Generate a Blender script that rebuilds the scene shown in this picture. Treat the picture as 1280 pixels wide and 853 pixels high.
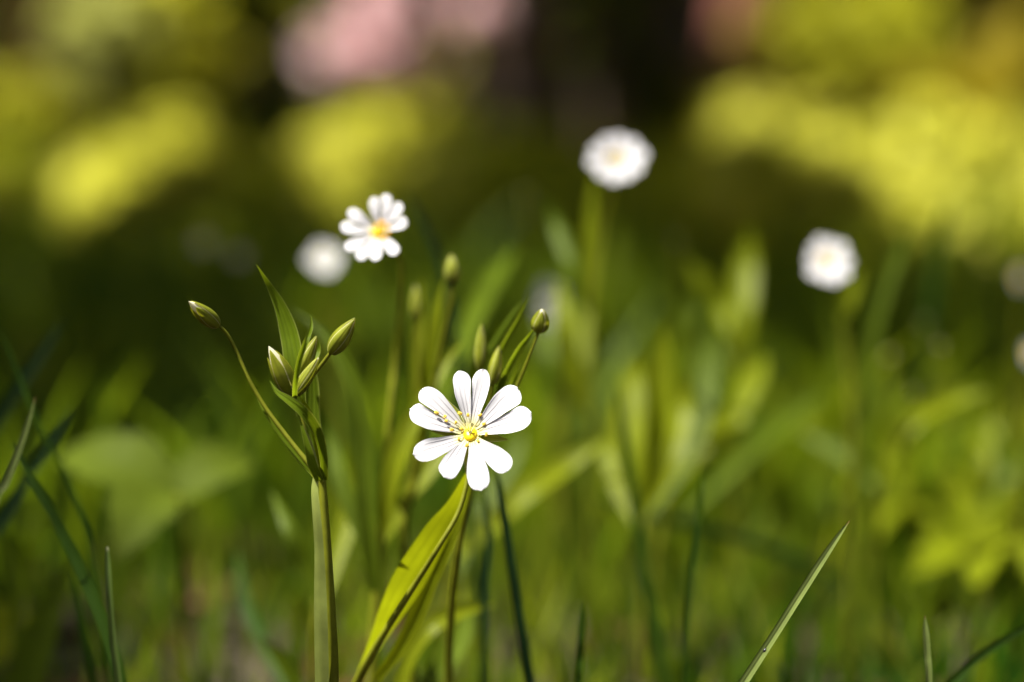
import bpy, math, random
import numpy as np
from mathutils import Vector, Matrix, noise as mnoise

rnd = random.Random(7)
R = math.radians
for o in list(bpy.data.objects):
    bpy.data.objects.remove(o, do_unlink=True)
scene = bpy.context.scene
col = scene.collection

# ------------------------------------------------------------------ camera
CAM = Vector((0, 0, 0.20)); PITCH = 7.5; LENS = 85.0; D0 = 0.50
cam_d = bpy.data.cameras.new("camera"); cam = bpy.data.objects.new("camera", cam_d); col.objects.link(cam)
cam.location = CAM; cam.rotation_euler = (R(90 - PITCH), 0, 0)
cam_d.lens = LENS; cam_d.sensor_width = 36; cam_d.clip_start = 0.02; cam_d.clip_end = 500
cam_d.dof.use_dof = True; cam_d.dof.focus_distance = D0; cam_d.dof.aperture_fstop = 4.8
cam_d.dof.aperture_blades = 0
scene.camera = cam
# ------------------------------------------------------------------ sky, sun, exposure
SUN = Vector((-0.385, -0.09, 0.91)).normalized()       # towards the sun
elev = math.asin(SUN.z); azi = math.atan2(SUN.x, SUN.y)
world = bpy.data.worlds.new("World"); scene.world = world; world.use_nodes = True
wn = world.node_tree.nodes; wl = world.node_tree.links
sky = wn.new("ShaderNodeTexSky"); sky.sky_type = 'NISHITA'; sky.sun_disc = False
sky.sun_elevation = elev; sky.sun_rotation = azi
wl.new(sky.outputs[0], wn["Background"].inputs[0]); wn["Background"].inputs[1].default_value = 0.135
sky.air_density = 0.7; sky.dust_density = 4.0; sky.ozone_density = 0.3
sd = bpy.data.lights.new("sun", 'SUN'); sd.energy = 5.0; sd.angle = R(0.53); sd.color = (0.98, 0.965, 0.86)
so = bpy.data.objects.new("sun", sd); col.objects.link(so)
so.rotation_euler = (-SUN).to_track_quat('-Z', 'Y').to_euler()
scene.view_settings.view_transform = 'Standard'; scene.view_settings.look = 'None'
scene.view_settings.exposure = 1.7; scene.view_settings.gamma = 1.0
try: scene.view_settings.use_curve_mapping = False
except Exception: pass
scene.render.engine = 'CYCLES'
scene.cycles.use_denoising = True
scene.cycles.max_bounces = 8; scene.cycles.transmission_bounces = 6; scene.cycles.diffuse_bounces = 4
scene.cycles.sample_clamp_indirect = 6.0

# ------------------------------------------------------------------ helpers
FW = Vector((0, math.cos(R(PITCH)), -math.sin(R(PITCH))))
UP = Vector((0, math.sin(R(PITCH)), math.cos(R(PITCH))))
RT = Vector((1, 0, 0)); BK = -FW
def sc(d): return 36.0 / LENS / 1280.0 * d            # metres per photo pixel at depth d
def P(px, py, d=D0):
    return CAM + FW * d + RT * ((px - 640) * sc(d)) + UP * ((426.5 - py) * sc(d))
def gx(px, d): return (px - 640) * sc(d)
def lerp(a, b, t): return a + (b - a) * t
def sstep(a, b, x):
    t = min(1, max(0, (x - a) / (b - a))); return t * t * (3 - 2 * t)
def crom(vals, t):
    """Catmull-Rom through a list of tuples, t in 0..1"""
    n = len(vals) - 1; x = t * n; i = min(int(x), n - 1); f = x - i
    p0 = vals[max(i - 1, 0)]; p1 = vals[i]; p2 = vals[i + 1]; p3 = vals[min(i + 2, n)]
    return tuple(0.5 * (2 * b + (c - a) * f + (2 * a - 5 * b + 4 * c - d) * f * f + (3 * b - a - 3 * c + d) * f ** 3)
                 for a, b, c, d in zip(p0, p1, p2, p3))
class MB:
    def __init__(s): s.v = []; s.f = []; s.uv = []; s.mi = []
    def grid(s, rows, uvs, mi=0, wrap=False):
        b = len(s.v); n = len(rows[0])
        for r, u in zip(rows, uvs): s.v += r; s.uv += u
        for i in range(len(rows) - 1):
            for j in range(n if wrap else n - 1):
                k = (j + 1) % n
                s.f.append((b + i * n + j, b + i * n + k, b + (i + 1) * n + k, b + (i + 1) * n + j)); s.mi.append(mi)
    def build(s, name, mats, parent=None, base=None, smooth=True):
        base = base or Vector((0, 0, 0))
        me = bpy.data.meshes.new(name)
        me.from_pydata([tuple(Vector(p) - base) for p in s.v], [], s.f)
        uvl = me.uv_layers.new(name="UVMap")
        li = np.empty(len(me.loops), dtype=np.int32); me.loops.foreach_get("vertex_index", li)
        uvl.data.foreach_set("uv", np.array(s.uv, dtype=np.float32)[li].ravel())
        for m in (mats if isinstance(mats, (list, tuple)) else [mats]): me.materials.append(m)
        me.polygons.foreach_set("material_index", s.mi)
        me.polygons.foreach_set("use_smooth", [smooth] * len(me.polygons))
        me.validate(); me.update()
        o = bpy.data.objects.new(name, me); col.objects.link(o)
        if parent: o.parent = parent
        else: o.location = base
        return o
    # ---- shapes
    def tube(s, pts, rads, n=8, seg=None, mi=0):
        seg = seg or max(8, 5 * len(pts)); rows = []; uvs = []
        c = [(p.x, p.y, p.z, r) for p, r in zip(pts, rads)]
        q = [crom(c, i / seg) for i in range(seg + 1)]
        nrm = None
        for i in range(seg + 1):
            a = Vector(q[max(i - 1, 0)][:3]); b = Vector(q[min(i + 1, seg)][:3]); t = (b - a).normalized()
            if nrm is None: nrm = t.orthogonal().normalized()
            nrm = (nrm - t * nrm.dot(t)).normalized(); bi = t.cross(nrm); p = Vector(q[i][:3]); r = max(q[i][3], 1e-6)
            rows.append([p + (nrm * math.cos(2 * math.pi * k / n) + bi * math.sin(2 * math.pi * k / n)) * r for k in range(n)])
            uvs.append([(k / n, i / seg) for k in range(n)])
        for e in (0, seg):                                            # closed ends
            p = Vector(q[e][:3])
            if e == 0: rows.insert(0, [p] * n); uvs.insert(0, uvs[0])
            else: rows.append([p] * n); uvs.append(uvs[-1])
        s.grid(rows, uvs, mi, wrap=True)
    def ribbon(s, ctrl, fold=0.25, roll=0, n=18, m=6, mi=0, twist=0, wav=0.0, seed=0, curl=0.0):
        """leaf blade: ctrl = (point, left width, right width); V fold towards the camera side"""
        c = [(p.x, p.y, p.z, a, b) for p, a, b in ctrl]
        q = [crom(c, i / n) for i in range(n + 1)]; rows = []; uvs = []
        for i in range(n + 1):
            a = Vector(q[max(i - 1, 0)][:3]); b = Vector(q[min(i + 1, n)][:3]); t = (b - a).normalized()
            p = Vector(q[i][:3]); side = t.cross(BK)
            if side.length < 1e-4: side = RT.copy()
            side.normalize(); nr = side.cross(t).normalized()
            ang = R(roll + twist * i / n)
            sd_ = side * math.cos(ang) + nr * math.sin(ang); nr_ = nr * math.cos(ang) - side * math.sin(ang)
            row = []; uv = []
            for k in range(m + 1):
                u = -1 + 2 * k / m; w = q[i][3] if u < 0 else q[i][4]; w = max(w, 0)
                off = fold * abs(u) * w - curl * u * u * w
                wv = 1 + wav * mnoise.noise(Vector((i * 0.45, u * 1.3 + seed, seed * 3.1)))
                row.append(p + sd_ * (u * w * wv) + nr_ * (off + wav * w * 0.6 * mnoise.noise(Vector((i * .3, u, seed + 9.0)))))
                uv.append((k / m, i / n))
            rows.append(row); uvs.append(uv)
        s.grid(rows, uvs, mi)

# ------------------------------------------------------------------ materials
def mat(name, base, trans=None, tmix=0.45, rough=0.55, spec=0.14, var=0.35, vscale=60, veins=0, margin=None, tip=None, sss=False, alt=None):
    """leaf-like two sided material: principled + translucent, cloudy colour variation, parallel veins along the UV"""
    m = bpy.data.materials.new(name); m.use_nodes = True; nt = m.node_tree; N = nt.nodes; L = nt.links
    pb = N["Principled BSDF"]; out = N["Material Output"]
    pb.inputs["Roughness"].default_value = rough; pb.inputs["Specular IOR Level"].default_value = spec
    tc = N.new("ShaderNodeTexCoord"); nz = N.new("ShaderNodeTexNoise"); nz.inputs["Scale"].default_value = vscale; nz.inputs["Detail"].default_value = 4
    L.new(tc.outputs["Object"], nz.inputs["Vector"])
    ramp = N.new("ShaderNodeMapRange"); ramp.inputs[1].default_value = .3; ramp.inputs[2].default_value = .7
    ramp.inputs[3].default_value = 0.0; ramp.inputs[4].default_value = 1.0; L.new(nz.outputs[0], ramp.inputs[0])
    mx = N.new("ShaderNodeMix"); mx.data_type = 'RGBA'
    alt = alt or tuple(c * (1 - var) for c in base)
    mx.inputs[6].default_value = (*alt, 1); mx.inputs[7].default_value = (*[c * (1 + var * .5) for c in base], 1)
    L.new(ramp.outputs[0], mx.inputs[0]); cur = mx.outputs[2]
    bump_h = None
    sep = None
    if veins or margin or tip:
        uv = N.new("ShaderNodeUVMap"); uv.uv_map = "UVMap"; sep = N.new("ShaderNodeSeparateXYZ"); L.new(uv.outputs[0], sep.inputs[0])
    if veins:
        mu = N.new("ShaderNodeMath"); mu.operation = 'MULTIPLY'; mu.inputs[1].default_value = veins * 2 * math.pi; L.new(sep.outputs[0], mu.inputs[0])
        si = N.new("ShaderNodeMath"); si.operation = 'COSINE'; L.new(mu.outputs[0], si.inputs[0])
        ab = N.new("ShaderNodeMath"); ab.operation = 'MULTIPLY_ADD'; ab.inputs[1].default_value = .5; ab.inputs[2].default_value = .5; L.new(si.outputs[0], ab.inputs[0])
        pw = N.new("ShaderNodeMath"); pw.operation = 'POWER'; pw.inputs[1].default_value = 3; L.new(ab.outputs[0], pw.inputs[0]); bump_h = pw.outputs[0]
        mv = N.new("ShaderNodeMix"); mv.data_type = 'RGBA'; mv.inputs[7].default_value = (*[c * .72 for c in base], 1)
        fa = N.new("ShaderNodeMath"); fa.operation = 'MULTIPLY'; fa.inputs[1].default_value = .55; L.new(pw.outputs[0], fa.inputs[0])
        L.new(fa.outputs[0], mv.inputs[0]); L.new(cur, mv.inputs[6]); cur = mv.outputs[2]
    if margin:
        a = N.new("ShaderNodeMath"); a.operation = 'SUBTRACT'; a.inputs[1].default_value = .5; L.new(sep.outputs[0], a.inputs[0])
        b = N.new("ShaderNodeMath"); b.operation = 'ABSOLUTE'; L.new(a.outputs[0], b.inputs[0])
        r = N.new("ShaderNodeMapRange"); r.inputs[1].default_value = .42; r.inputs[2].default_value = .50; L.new(b.outputs[0], r.inputs[0])
        mm = N.new("ShaderNodeMix"); mm.data_type = 'RGBA'; mm.inputs[7].default_value = (*margin, 1); L.new(r.outputs[0], mm.inputs[0]); L.new(cur, mm.inputs[6]); cur = mm.outputs[2]
    if tip:
        r = N.new("ShaderNodeMapRange"); r.inputs[1].default_value = .93; r.inputs[2].default_value = 1.0; L.new(sep.outputs[1], r.inputs[0])
        mm = N.new("ShaderNodeMix"); mm.data_type = 'RGBA'; mm.inputs[7].default_value = (*tip, 1); L.new(r.outputs[0], mm.inputs[0]); L.new(cur, mm.inputs[6]); cur = mm.outputs[2]
    L.new(cur, pb.inputs["Base Color"])
    if bump_h:
        bp = N.new("ShaderNodeBump"); bp.inputs["Strength"].default_value = .25; bp.inputs["Distance"].default_value = .0004
        L.new(bump_h, bp.inputs["Height"]); L.new(bp.outputs[0], pb.inputs["Normal"])
    if trans:
        tr = N.new("ShaderNodeBsdfTranslucent")
        sc_ = N.new("ShaderNodeMix"); sc_.data_type = 'RGBA'; sc_.blend_type = 'MULTIPLY'; sc_.inputs[0].default_value = 1
        ratio = [t / max(b_, 1e-4) for t, b_ in zip(trans, base)]
        L.new(cur, sc_.inputs[6]); sc_.inputs[7].default_value = (*ratio, 1); sc_.clamp_result = False
        L.new(sc_.outputs[2], tr.inputs[0])
        ms = N.new("ShaderNodeMixShader"); ms.inputs[0].default_value = tmix
        L.new(pb.outputs[0], ms.inputs[1]); L.new(tr.outputs[0], ms.inputs[2]); L.new(ms.outputs[0], out.inputs[0])
    return m

def petal_mat(name, yellow=(0.72, 0.66, 0.10)):
    m = bpy.data.materials.new(name); m.use_nodes = True; nt = m.node_tree; N = nt.nodes; L = nt.links
    pb = N["Principled BSDF"]; out = N["Material Output"]
    pb.inputs["Roughness"].default_value = .55; pb.inputs["Specular IOR Level"].default_value = .2
    uv = N.new("ShaderNodeUVMap"); uv.uv_map = "UVMap"; sep = N.new("ShaderNodeSeparateXYZ"); L.new(uv.outputs[0], sep.inputs[0])
    nz = N.new("ShaderNodeTexNoise"); nz.inputs["Scale"].default_value = 3; L.new(uv.outputs[0], nz.inputs[0])
    def math_(op, a, b=None, c=None):
        n = N.new("ShaderNodeMath"); n.operation = op
        for i, x in enumerate((a, b, c)):
            if x is None: continue
            if isinstance(x, (int, float)): n.inputs[i].default_value = x
            else: L.new(x, n.inputs[i])
        return n.outputs[0]
    w = math_('MULTIPLY_ADD', nz.outputs[0], 0.10, sep.outputs[0])
    s = math_('COSINE', math_('MULTIPLY', w, 2 * math.pi * 4.0))
    s = math_('POWER', math_('MULTIPLY_ADD', s, .5, .5), 6.0)
    fade = N.new("ShaderNodeMapRange"); fade.inputs[1].default_value = .92; fade.inputs[2].default_value = .35; L.new(sep.outputs[1], fade.inputs[0])
    vein = math_('MULTIPLY', s, fade.outputs[0])
    mx = N.new("ShaderNodeMix"); mx.data_type = 'RGBA'; mx.inputs[6].default_value = (.50, .48, .50, 1); mx.inputs[7].default_value = (.18, .155, .17, 1)
    L.new(math_('MULTIPLY', vein, .8), mx.inputs[0])
    fy = N.new("ShaderNodeMapRange"); fy.inputs[1].default_value = .30; fy.inputs[2].default_value = .08; fy.inputs[4].default_value = .7; L.new(sep.outputs[1], fy.inputs[0])
    my = N.new("ShaderNodeMix"); my.data_type = 'RGBA'; my.inputs[7].default_value = (*yellow, 1)
    L.new(fy.outputs[0], my.inputs[0]); L.new(mx.outputs[2], my.inputs[6]); L.new(my.outputs[2], pb.inputs["Base Color"])
    bp = N.new("ShaderNodeBump"); bp.inputs["Strength"].default_value = .35; bp.inputs["Distance"].default_value = .0003; bp.invert = True
    L.new(vein, bp.inputs["Height"]); L.new(bp.outputs[0], pb.inputs["Normal"])
    tr = N.new("ShaderNodeBsdfTranslucent"); L.new(my.outputs[2], tr.inputs[0])
    ms = N.new("ShaderNodeMixShader"); ms.inputs[0].default_value = .3
    L.new(pb.outputs[0], ms.inputs[1]); L.new(tr.outputs[0], ms.inputs[2]); L.new(ms.outputs[0], out.inputs[0])
    return m

M = {}
M['petal'] = petal_mat('petal_white'); M['petal_far'] = petal_mat('petal_white_pale_heart', (.62, .60, .48))
M['ovary'] = mat('ovary_yellow', (.85, .62, .01), (.8, .6, .01), .25, .35, .4, .12, 900)
M['style'] = mat('style_cream', (.80, .74, .35), (.8, .75, .3), .3, .5, .2, .1)
M['anther'] = mat('anther_yellow', (.90, .66, .10), (.85, .65, .08), .35, .7, .1, .25, 1500)
M['anther_orange'] = mat('anther_orange', (.85, .45, .02), (.85, .45, .02), .2, .7, .1, .25, 1500)
M['filament'] = mat('filament_pale', (.78, .76, .60), (.8, .78, .6), .5, .5, .2, .1)
M['yleaf'] = mat('leaf_yellow_green_lit', (0.1710, 0.2014, 0.0046), (0.3572, 0.3952, 0.0046), .5, .45, .13, .25, 90, veins=5)  # lit copy of the leaf green, sunlight put into the colour
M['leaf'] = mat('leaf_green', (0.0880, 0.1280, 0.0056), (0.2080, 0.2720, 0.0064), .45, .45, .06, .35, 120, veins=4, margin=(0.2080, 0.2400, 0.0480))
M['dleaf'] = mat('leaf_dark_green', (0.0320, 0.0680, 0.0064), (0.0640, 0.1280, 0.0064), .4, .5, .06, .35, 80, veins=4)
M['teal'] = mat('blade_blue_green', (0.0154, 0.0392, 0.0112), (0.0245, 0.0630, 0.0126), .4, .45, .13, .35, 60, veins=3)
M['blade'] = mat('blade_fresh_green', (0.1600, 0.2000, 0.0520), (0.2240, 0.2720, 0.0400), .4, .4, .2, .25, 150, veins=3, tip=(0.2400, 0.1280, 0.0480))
M['pale'] = mat('blade_pale_tip', (0.0800, 0.1200, 0.0240), (0.1600, 0.2240, 0.0320), .4, .4, .4, .25, 120, veins=3, tip=(0.4000, 0.3840, 0.2400))
M['stem'] = mat('stem_olive', (0.1800, 0.1890, 0.0108), (0.2340, 0.2340, 0.0090), .3, .5, .2, .3, 200)
M['sheath'] = mat('sheath_grey_green', (0.2106, 0.2418, 0.0546), (0.2808, 0.3120, 0.0468), .4, .5, .12, .3, 150)
M['sepal'] = mat('sepal_green', (0.2250, 0.2475, 0.0180), (0.3600, 0.3600, 0.0108), .4, .45, .2, .3, 300, veins=2, margin=(0.4950, 0.4680, 0.2520))
M['budpetal'] = mat('bud_petal_cream', (.70, .66, .50), (.7, .66, .4), .35, .5, .3, .1)
M['broad'] = mat('broad_leaf_green', (0.0723, 0.0978, 0.0068), (0.1190, 0.1530, 0.0068), .4, .6, .05, .3, 40)
M['olive'] = mat('leaf_olive', (0.0819, 0.1186, 0.0047), (0.1755, 0.2379, 0.0047), .45, .5, .13, .35, 60, veins=4)
M['insect'] = mat('insect_black', (.012, .011, .010), None, 0, .3, .5, .2)
M['seed'] = mat('seed_head_straw', (0.2100, 0.1960, 0.0490), (0.2100, 0.1960, 0.0420), .3, .4, .4, .2, 500)

# ------------------------------------------------------------------ object bookkeeping
def tag(o, label, cat, group=None, kind=None):
    if label: o['label'] = label
    if cat: o['category'] = cat
    if group: o['group'] = group
    if kind: o['kind'] = kind
    return o
class Plant:
    def __init__(s, name, label, cat, base, group=None):
        s.base = Vector((base[0], base[1], 0)); s.root = bpy.data.objects.new(name, None); col.objects.link(s.root)
        s.root.empty_display_size = .01; s.root.location = s.base; tag(s.root, label, cat, group)
    def part(s, name, mb, m, parent=None, label=None):
        o = mb.build(name, m, parent or s.root, s.base)
        if label: o['label'] = label
        return o
    def stem(s, ctrl, m='stem', name='stem', n=8, seg=None):
        """ctrl = (px, py, depth, width px)"""
        mb = MB(); mb.tube([P(*c[:3]) for c in ctrl], [c[3] / 2 * sc(c[2]) for c in ctrl], n, seg); return s.part(name, mb, M[m])
    def stem_to_ground(s, ctrl, m='stem', name='stem', w_end=None):
        pts = [P(*c[:3]) for c in ctrl]; rad = [c[3] / 2 * sc(c[2]) for c in ctrl]
        last = pts[-1]
        pts += [lerp(last, Vector((s.base.x, s.base.y, 0)), .5), Vector((s.base.x, s.base.y, -.003))]; rad += [rad[-1], rad[-1] * 1.1]
        mb = MB(); mb.tube(pts, rad, 8); return s.part(name, mb, M[m])
    def leaf(s, ctrl, m='leaf', name='leaf', **k):
        """ctrl = (px, py, depth, left px, right px)"""
        if m in ('yleaf', 'olive') and k.get('roll'):            # turn the blade's face to the light, as leaves do
            a, b = P(*ctrl[0][:3]), P(*ctrl[-1][:3]); t = (b - a).normalized(); sd_ = t.cross(BK).normalized()
            k['roll'] = abs(k['roll']) * (-1 if sd_.dot(SUN) > 0 else 1)
        if 'roll0' in k: k['roll'] = k.pop('roll0')
        mb = MB(); mb.ribbon([(P(*c[:3]), c[3] * sc(c[2]), c[4] * sc(c[2])) for c in ctrl], **k); return s.part(name, mb, M[m])

def foot(ctrl_last, dy=0.0):
    p = P(*ctrl_last[:3]); return (p.x, p.y + dy)

def blade(name, label, ctrl, m, cat='grass blade', group=None, **k):
    """one grass blade as one mesh, running on down to the ground; ctrl from tip to foot = (px,py,d,width px)"""
    c = [(P(*q[:3]), q[3] / 2 * sc(q[2]), q[3] / 2 * sc(q[2])) for q in ctrl]
    p = c[-1][0]; t = (c[-1][0] - c[-2][0]); t.z = min(t.z, -abs(t.length) * .5); t.normalize()
    drop = p.z
    f = Vector((p.x + t.x * drop * .5, p.y + t.y * drop * .3, -.004))
    if drop > .004:
        c.append((lerp(p, f, .5) + Vector((t.x * drop * .08, 0, 0)), c[-1][1], c[-1][2])); c.append((f, c[-1][1] * .8, c[-1][2] * .8))
    c.reverse()
    mb = MB(); mb.ribbon(c, n=26, **k); o = mb.build(name, M[m], None, Vector((f.x, f.y, 0)))
    return tag(o, label, cat, group)

def make_flower(pl, cx, cy, d, petals, lobe_w, tilt=22, yaw=0, cup=.30, stamens=None, ov=9, an='anther', sepals=(), seed=1, fork=.42, deep=1.0, pm='petal'):
    """stitchwort flower: petals = list of pairs of lobe tips in photo pixels round (cx, cy)"""
    k = sc(d); C0 = P(cx, cy, d); rs = random.Random(seed)
    ty, tx = math.tan(R(tilt)), math.tan(R(yaw))
    Rm = sum(math.hypot(t[0] - cx, t[1] - cy) for p in petals for t in p) / (2 * len(petals))
    def at(x, y, h):
        return C0 + RT * (x * k) + UP * (y * k) + BK * ((h - y * ty - x * tx) * k)
    def hgt(r):
        q = r / Rm; return cup * Rm * (q ** .8) * 1.25 - .10 * cup * Rm * max(0, q - .55) ** 2 * 8
    mb = MB(); mb.tube([C0 - BK * (.004), C0 - BK * .0022, C0 - BK * .0008], [.0006, .0012, .0016], 10)
    fl = pl.part('flower', mb, M['sepal'])
    for pi, (ta, tb) in enumerate(petals):
        tips = [(ta[0] - cx, cy - ta[1]), (tb[0] - cx, cy - tb[1])]
        an_ = [math.atan2(t[1], t[0]) for t in tips]; ln = [math.hypot(*t) for t in tips]
        dd = (an_[1] - an_[0] + math.pi) % (2 * math.pi) - math.pi; mid = an_[0] + dd / 2
        mv = (math.cos(mid), math.sin(mid)); mp = (-mv[1], mv[0])
        mb = MB(); zoff = rs.uniform(-.02, .02) * Rm + (pi % 2) * .02 * Rm
        for li in (0, 1):
            a = an_[li]; ax = (math.cos(a), math.sin(a)); sg = -1 if (dd > 0) == (li == 0) else 1   # outer side sign along mp
            pr = (-ax[1], ax[0]); rows = []; uvs = []; nT, nU = 18, 8; wob = rs.uniform(0, 50)
            # lobe axis starts nearer to the petal's own midline, bends out to the tip
            for i in range(nT + 1):
                t = i / nT; t = 1 - (1 - t) ** 1.35
                r = 3 * deep + (ln[li] - 3 * deep) * t
                bend = sstep(0, .7, t); ang = mid + (a - mid) * (.78 + .22 * bend)
                cx_, cy_ = math.cos(ang) * r, math.sin(ang) * r
                prof = (.30 + .70 * sstep(-.05, .72, t))
                if t > .74: prof *= max(.03, 1 - ((t - .74) / .26) ** 2.8) ** .5
                hw = (lobe_w[pi] if isinstance(lobe_w, list) else lobe_w) / 2 * prof * (1 + .07 * mnoise.noise(Vector((t * 5, wob, 0))))
                row = []; uv = []
                for j in range(nU + 1):
                    u = -1 + 2 * j / nU
                    x = cx_ + pr[0] * u * hw; y = cy_ + pr[1] * u * hw
                    ed_ = 1 + .012 * sstep(.6, 1, t) * mnoise.noise(Vector((u * 2.2, wob * 1.7, t * 2))) * 2; x *= ed_; y *= ed_
                    dm = x * mp[0] + y * mp[1]
                    gap = 0 if t < fork else .8 * sstep(fork, fork + .2, t)
                    if sg * dm < gap:                                   # keep to the own side of the midline
                        x += mp[0] * (sg * gap - dm); y += mp[1] * (sg * gap - dm)
                    rr = math.hypot(x, y)
                    crease = Rm * (u * u - .4) * (.04 * sstep(.1, .5, t) - .055 * sstep(.6, .95, t))
                    h = hgt(rr) + crease + zoff + .03 * Rm * mnoise.noise(Vector((t * 2.2, u * .8, wob + 7)))
                    row.append(at(x, y, h)); uv.append((j / nU, t))
                rows.append(row); uvs.append(uv)
            mb.grid(rows, uvs)
        pl.part('petal', mb, M[pm], fl)
    for (sx, sy, w) in sepals:
        x1, y1 = sx - cx, cy - sy; L_ = math.hypot(x1, y1)
        mb = MB(); q = []
        for i in range(6):
            t = i / 5; r = t * L_
            q.append((at(x1 * t, y1 * t, hgt(r) * .7 - .13 * Rm), w / 2 * k * (.5 + 1.2 * t * (1 - t) * 2) * (1 - t ** 3) + 1e-5, w / 2 * k * (.5 + 1.2 * t * (1 - t) * 2) * (1 - t ** 3) + 1e-5))
        mb.ribbon(q, fold=.2, n=12); pl.part('sepal', mb, M['sepal'], fl)
    # ovary with its styles
    mb = MB(); rows = []; uvs = []
    for i in range(9):
        th = math.pi * i / 8
        rows.append([at(math.cos(2 * math.pi * j / 14) * math.sin(th) * ov, math.sin(2 * math.pi * j / 14) * math.sin(th) * ov * .96, 5 + ov * .8 * math.cos(th)) for j in range(14)])
        uvs.append([(j / 14, i / 8) for j in range(14)])
    mb.grid(rows, uvs, wrap=True); pl.part('ovary', mb, M['ovary'], fl)
    for j in range(3):
        a = R(90 + (j - 1) * 24); mb = MB(); l = ov * (1.55 - .25 * abs(j - 1))
        mb.tube([at(math.cos(a) * ov * .15, math.sin(a) * ov * .15, 5 + ov * .7), at(math.cos(a) * l * .6, math.sin(a) * l * .6, 9 + ov), at(math.cos(a) * l, math.sin(a) * l, 12 + ov)], [.9 * k, 1.0 * k, .55 * k], 6)
        pl.part('style', mb, M['style'], fl)
    if stamens is None:
        stamens = [(cx + .30 * Rm * math.cos(a) * rs.uniform(.8, 1.2), cy - .30 * Rm * math.sin(a) * rs.uniform(.8, 1.2)) for a in [2 * math.pi * i / 10 + .2 for i in range(10)]]
    for (sx, sy) in stamens:
        x1, y1 = sx - cx, cy - sy; r1 = math.hypot(x1, y1); h1 = hgt(r1) + .035 * Rm + rs.uniform(0, .02) * Rm
        e = at(x1, y1, h1); s0 = at(x1 / r1 * ov * .8, y1 / r1 * ov * .8, 2)
        mb = MB(); mb.tube([s0, lerp(s0, e, .5) + BK * (k * .04 * Rm), e], [.7 * k * deep, .45 * k * deep, .32 * k * deep], 6, mi=0)
        a = rs.uniform(0, math.pi); ax = RT * math.cos(a) + UP * math.sin(a)
        rr = (1.5 if an == 'anther' else 2.1) * k * rs.uniform(.85, 1.25); l2 = rr * rs.uniform(1.2, 1.9)
        off = ax.cross(BK).normalized() * rr * .45
        for sgn in (-1, 1):
            mb.tube([e + off * sgn - ax * l2, e + off * sgn - ax * l2 * .55, e + off * sgn + ax * l2 * .5, e + off * sgn + ax * l2], [rr * .25, rr * .7, rr * .72, rr * .2], 7, 8, mi=1)
        pl.part('stamen', mb, [M['filament'], M[an]], fl)
    return fl

def make_bud(pl, a, b, w, d, d2=None, open_=0.0, roll=0, n=5, m='sepal', name='bud', seed=0):
    """closed bud: pale petals inside five overlapping sepals. a = base px, b = tip px, w = width px"""
    A = P(a[0], a[1], d); B = P(b[0], b[1], d2 or d); ax = (B - A); L_ = ax.length; ax.normalize()
    e1 = ax.cross(BK).normalized(); e2 = e1.cross(ax).normalized(); rad = w / 2 * sc(d); rs = random.Random(seed)
    def prof(t): return (math.sin(math.pi * min(1, t * .93 + .06) ** .72) ** .8)
    mb = MB(); rows = []; uvs = []
    for i in range(13):
        t = i / 12; r = rad * .86 * prof(t) * (1 if t < .97 else .1)
        rows.append([A + ax * (t * L_ * (.97 + open_ * .04)) + (e1 * math.cos(2 * math.pi * j / 12) + e2 * math.sin(2 * math.pi * j / 12)) * r * (1 + .06 * math.cos(5 * 2 * math.pi * j / 12)) for j in range(12)])
        uvs.append([(j / 12, t) for j in range(12)])
    mb.grid(rows, uvs, wrap=True); bud = pl.part(name, mb, M['budpetal'])
    for s_ in range(n):
        th0 = 2 * math.pi * (s_ + roll) / n; mb = MB(); rows = []; uvs = []
        lt = 1 - open_ * rs.uniform(.05, .22); lift = rs.uniform(.98, 1.04)
        for i in range(15):
            t = i / 14; tt = t * lt
            half = R(52) * (1 - .30 * t) * (1 - t ** 5 * .55) if t < .98 else R(4)
            r = rad * prof(tt) * (.98 + .03 * t) * lift + (rad * .12 * open_ * t ** 4)
            row = []; uv = []
            for j in range(9):
                u = -1 + j / 4; th = th0 + u * half
                rr = r * (1.0 + .05 * u) + rad * .05 * (1 - abs(u))
                row.append(A + ax * (tt * L_) + (e1 * math.cos(th) + e2 * math.sin(th)) * max(rr, 1e-5)); uv.append((j / 8, t))
            rows.append(row); uvs.append(uv)
        mb.grid(rows, uvs); pl.part('sepal', mb, M[m], bud)
    return bud

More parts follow.
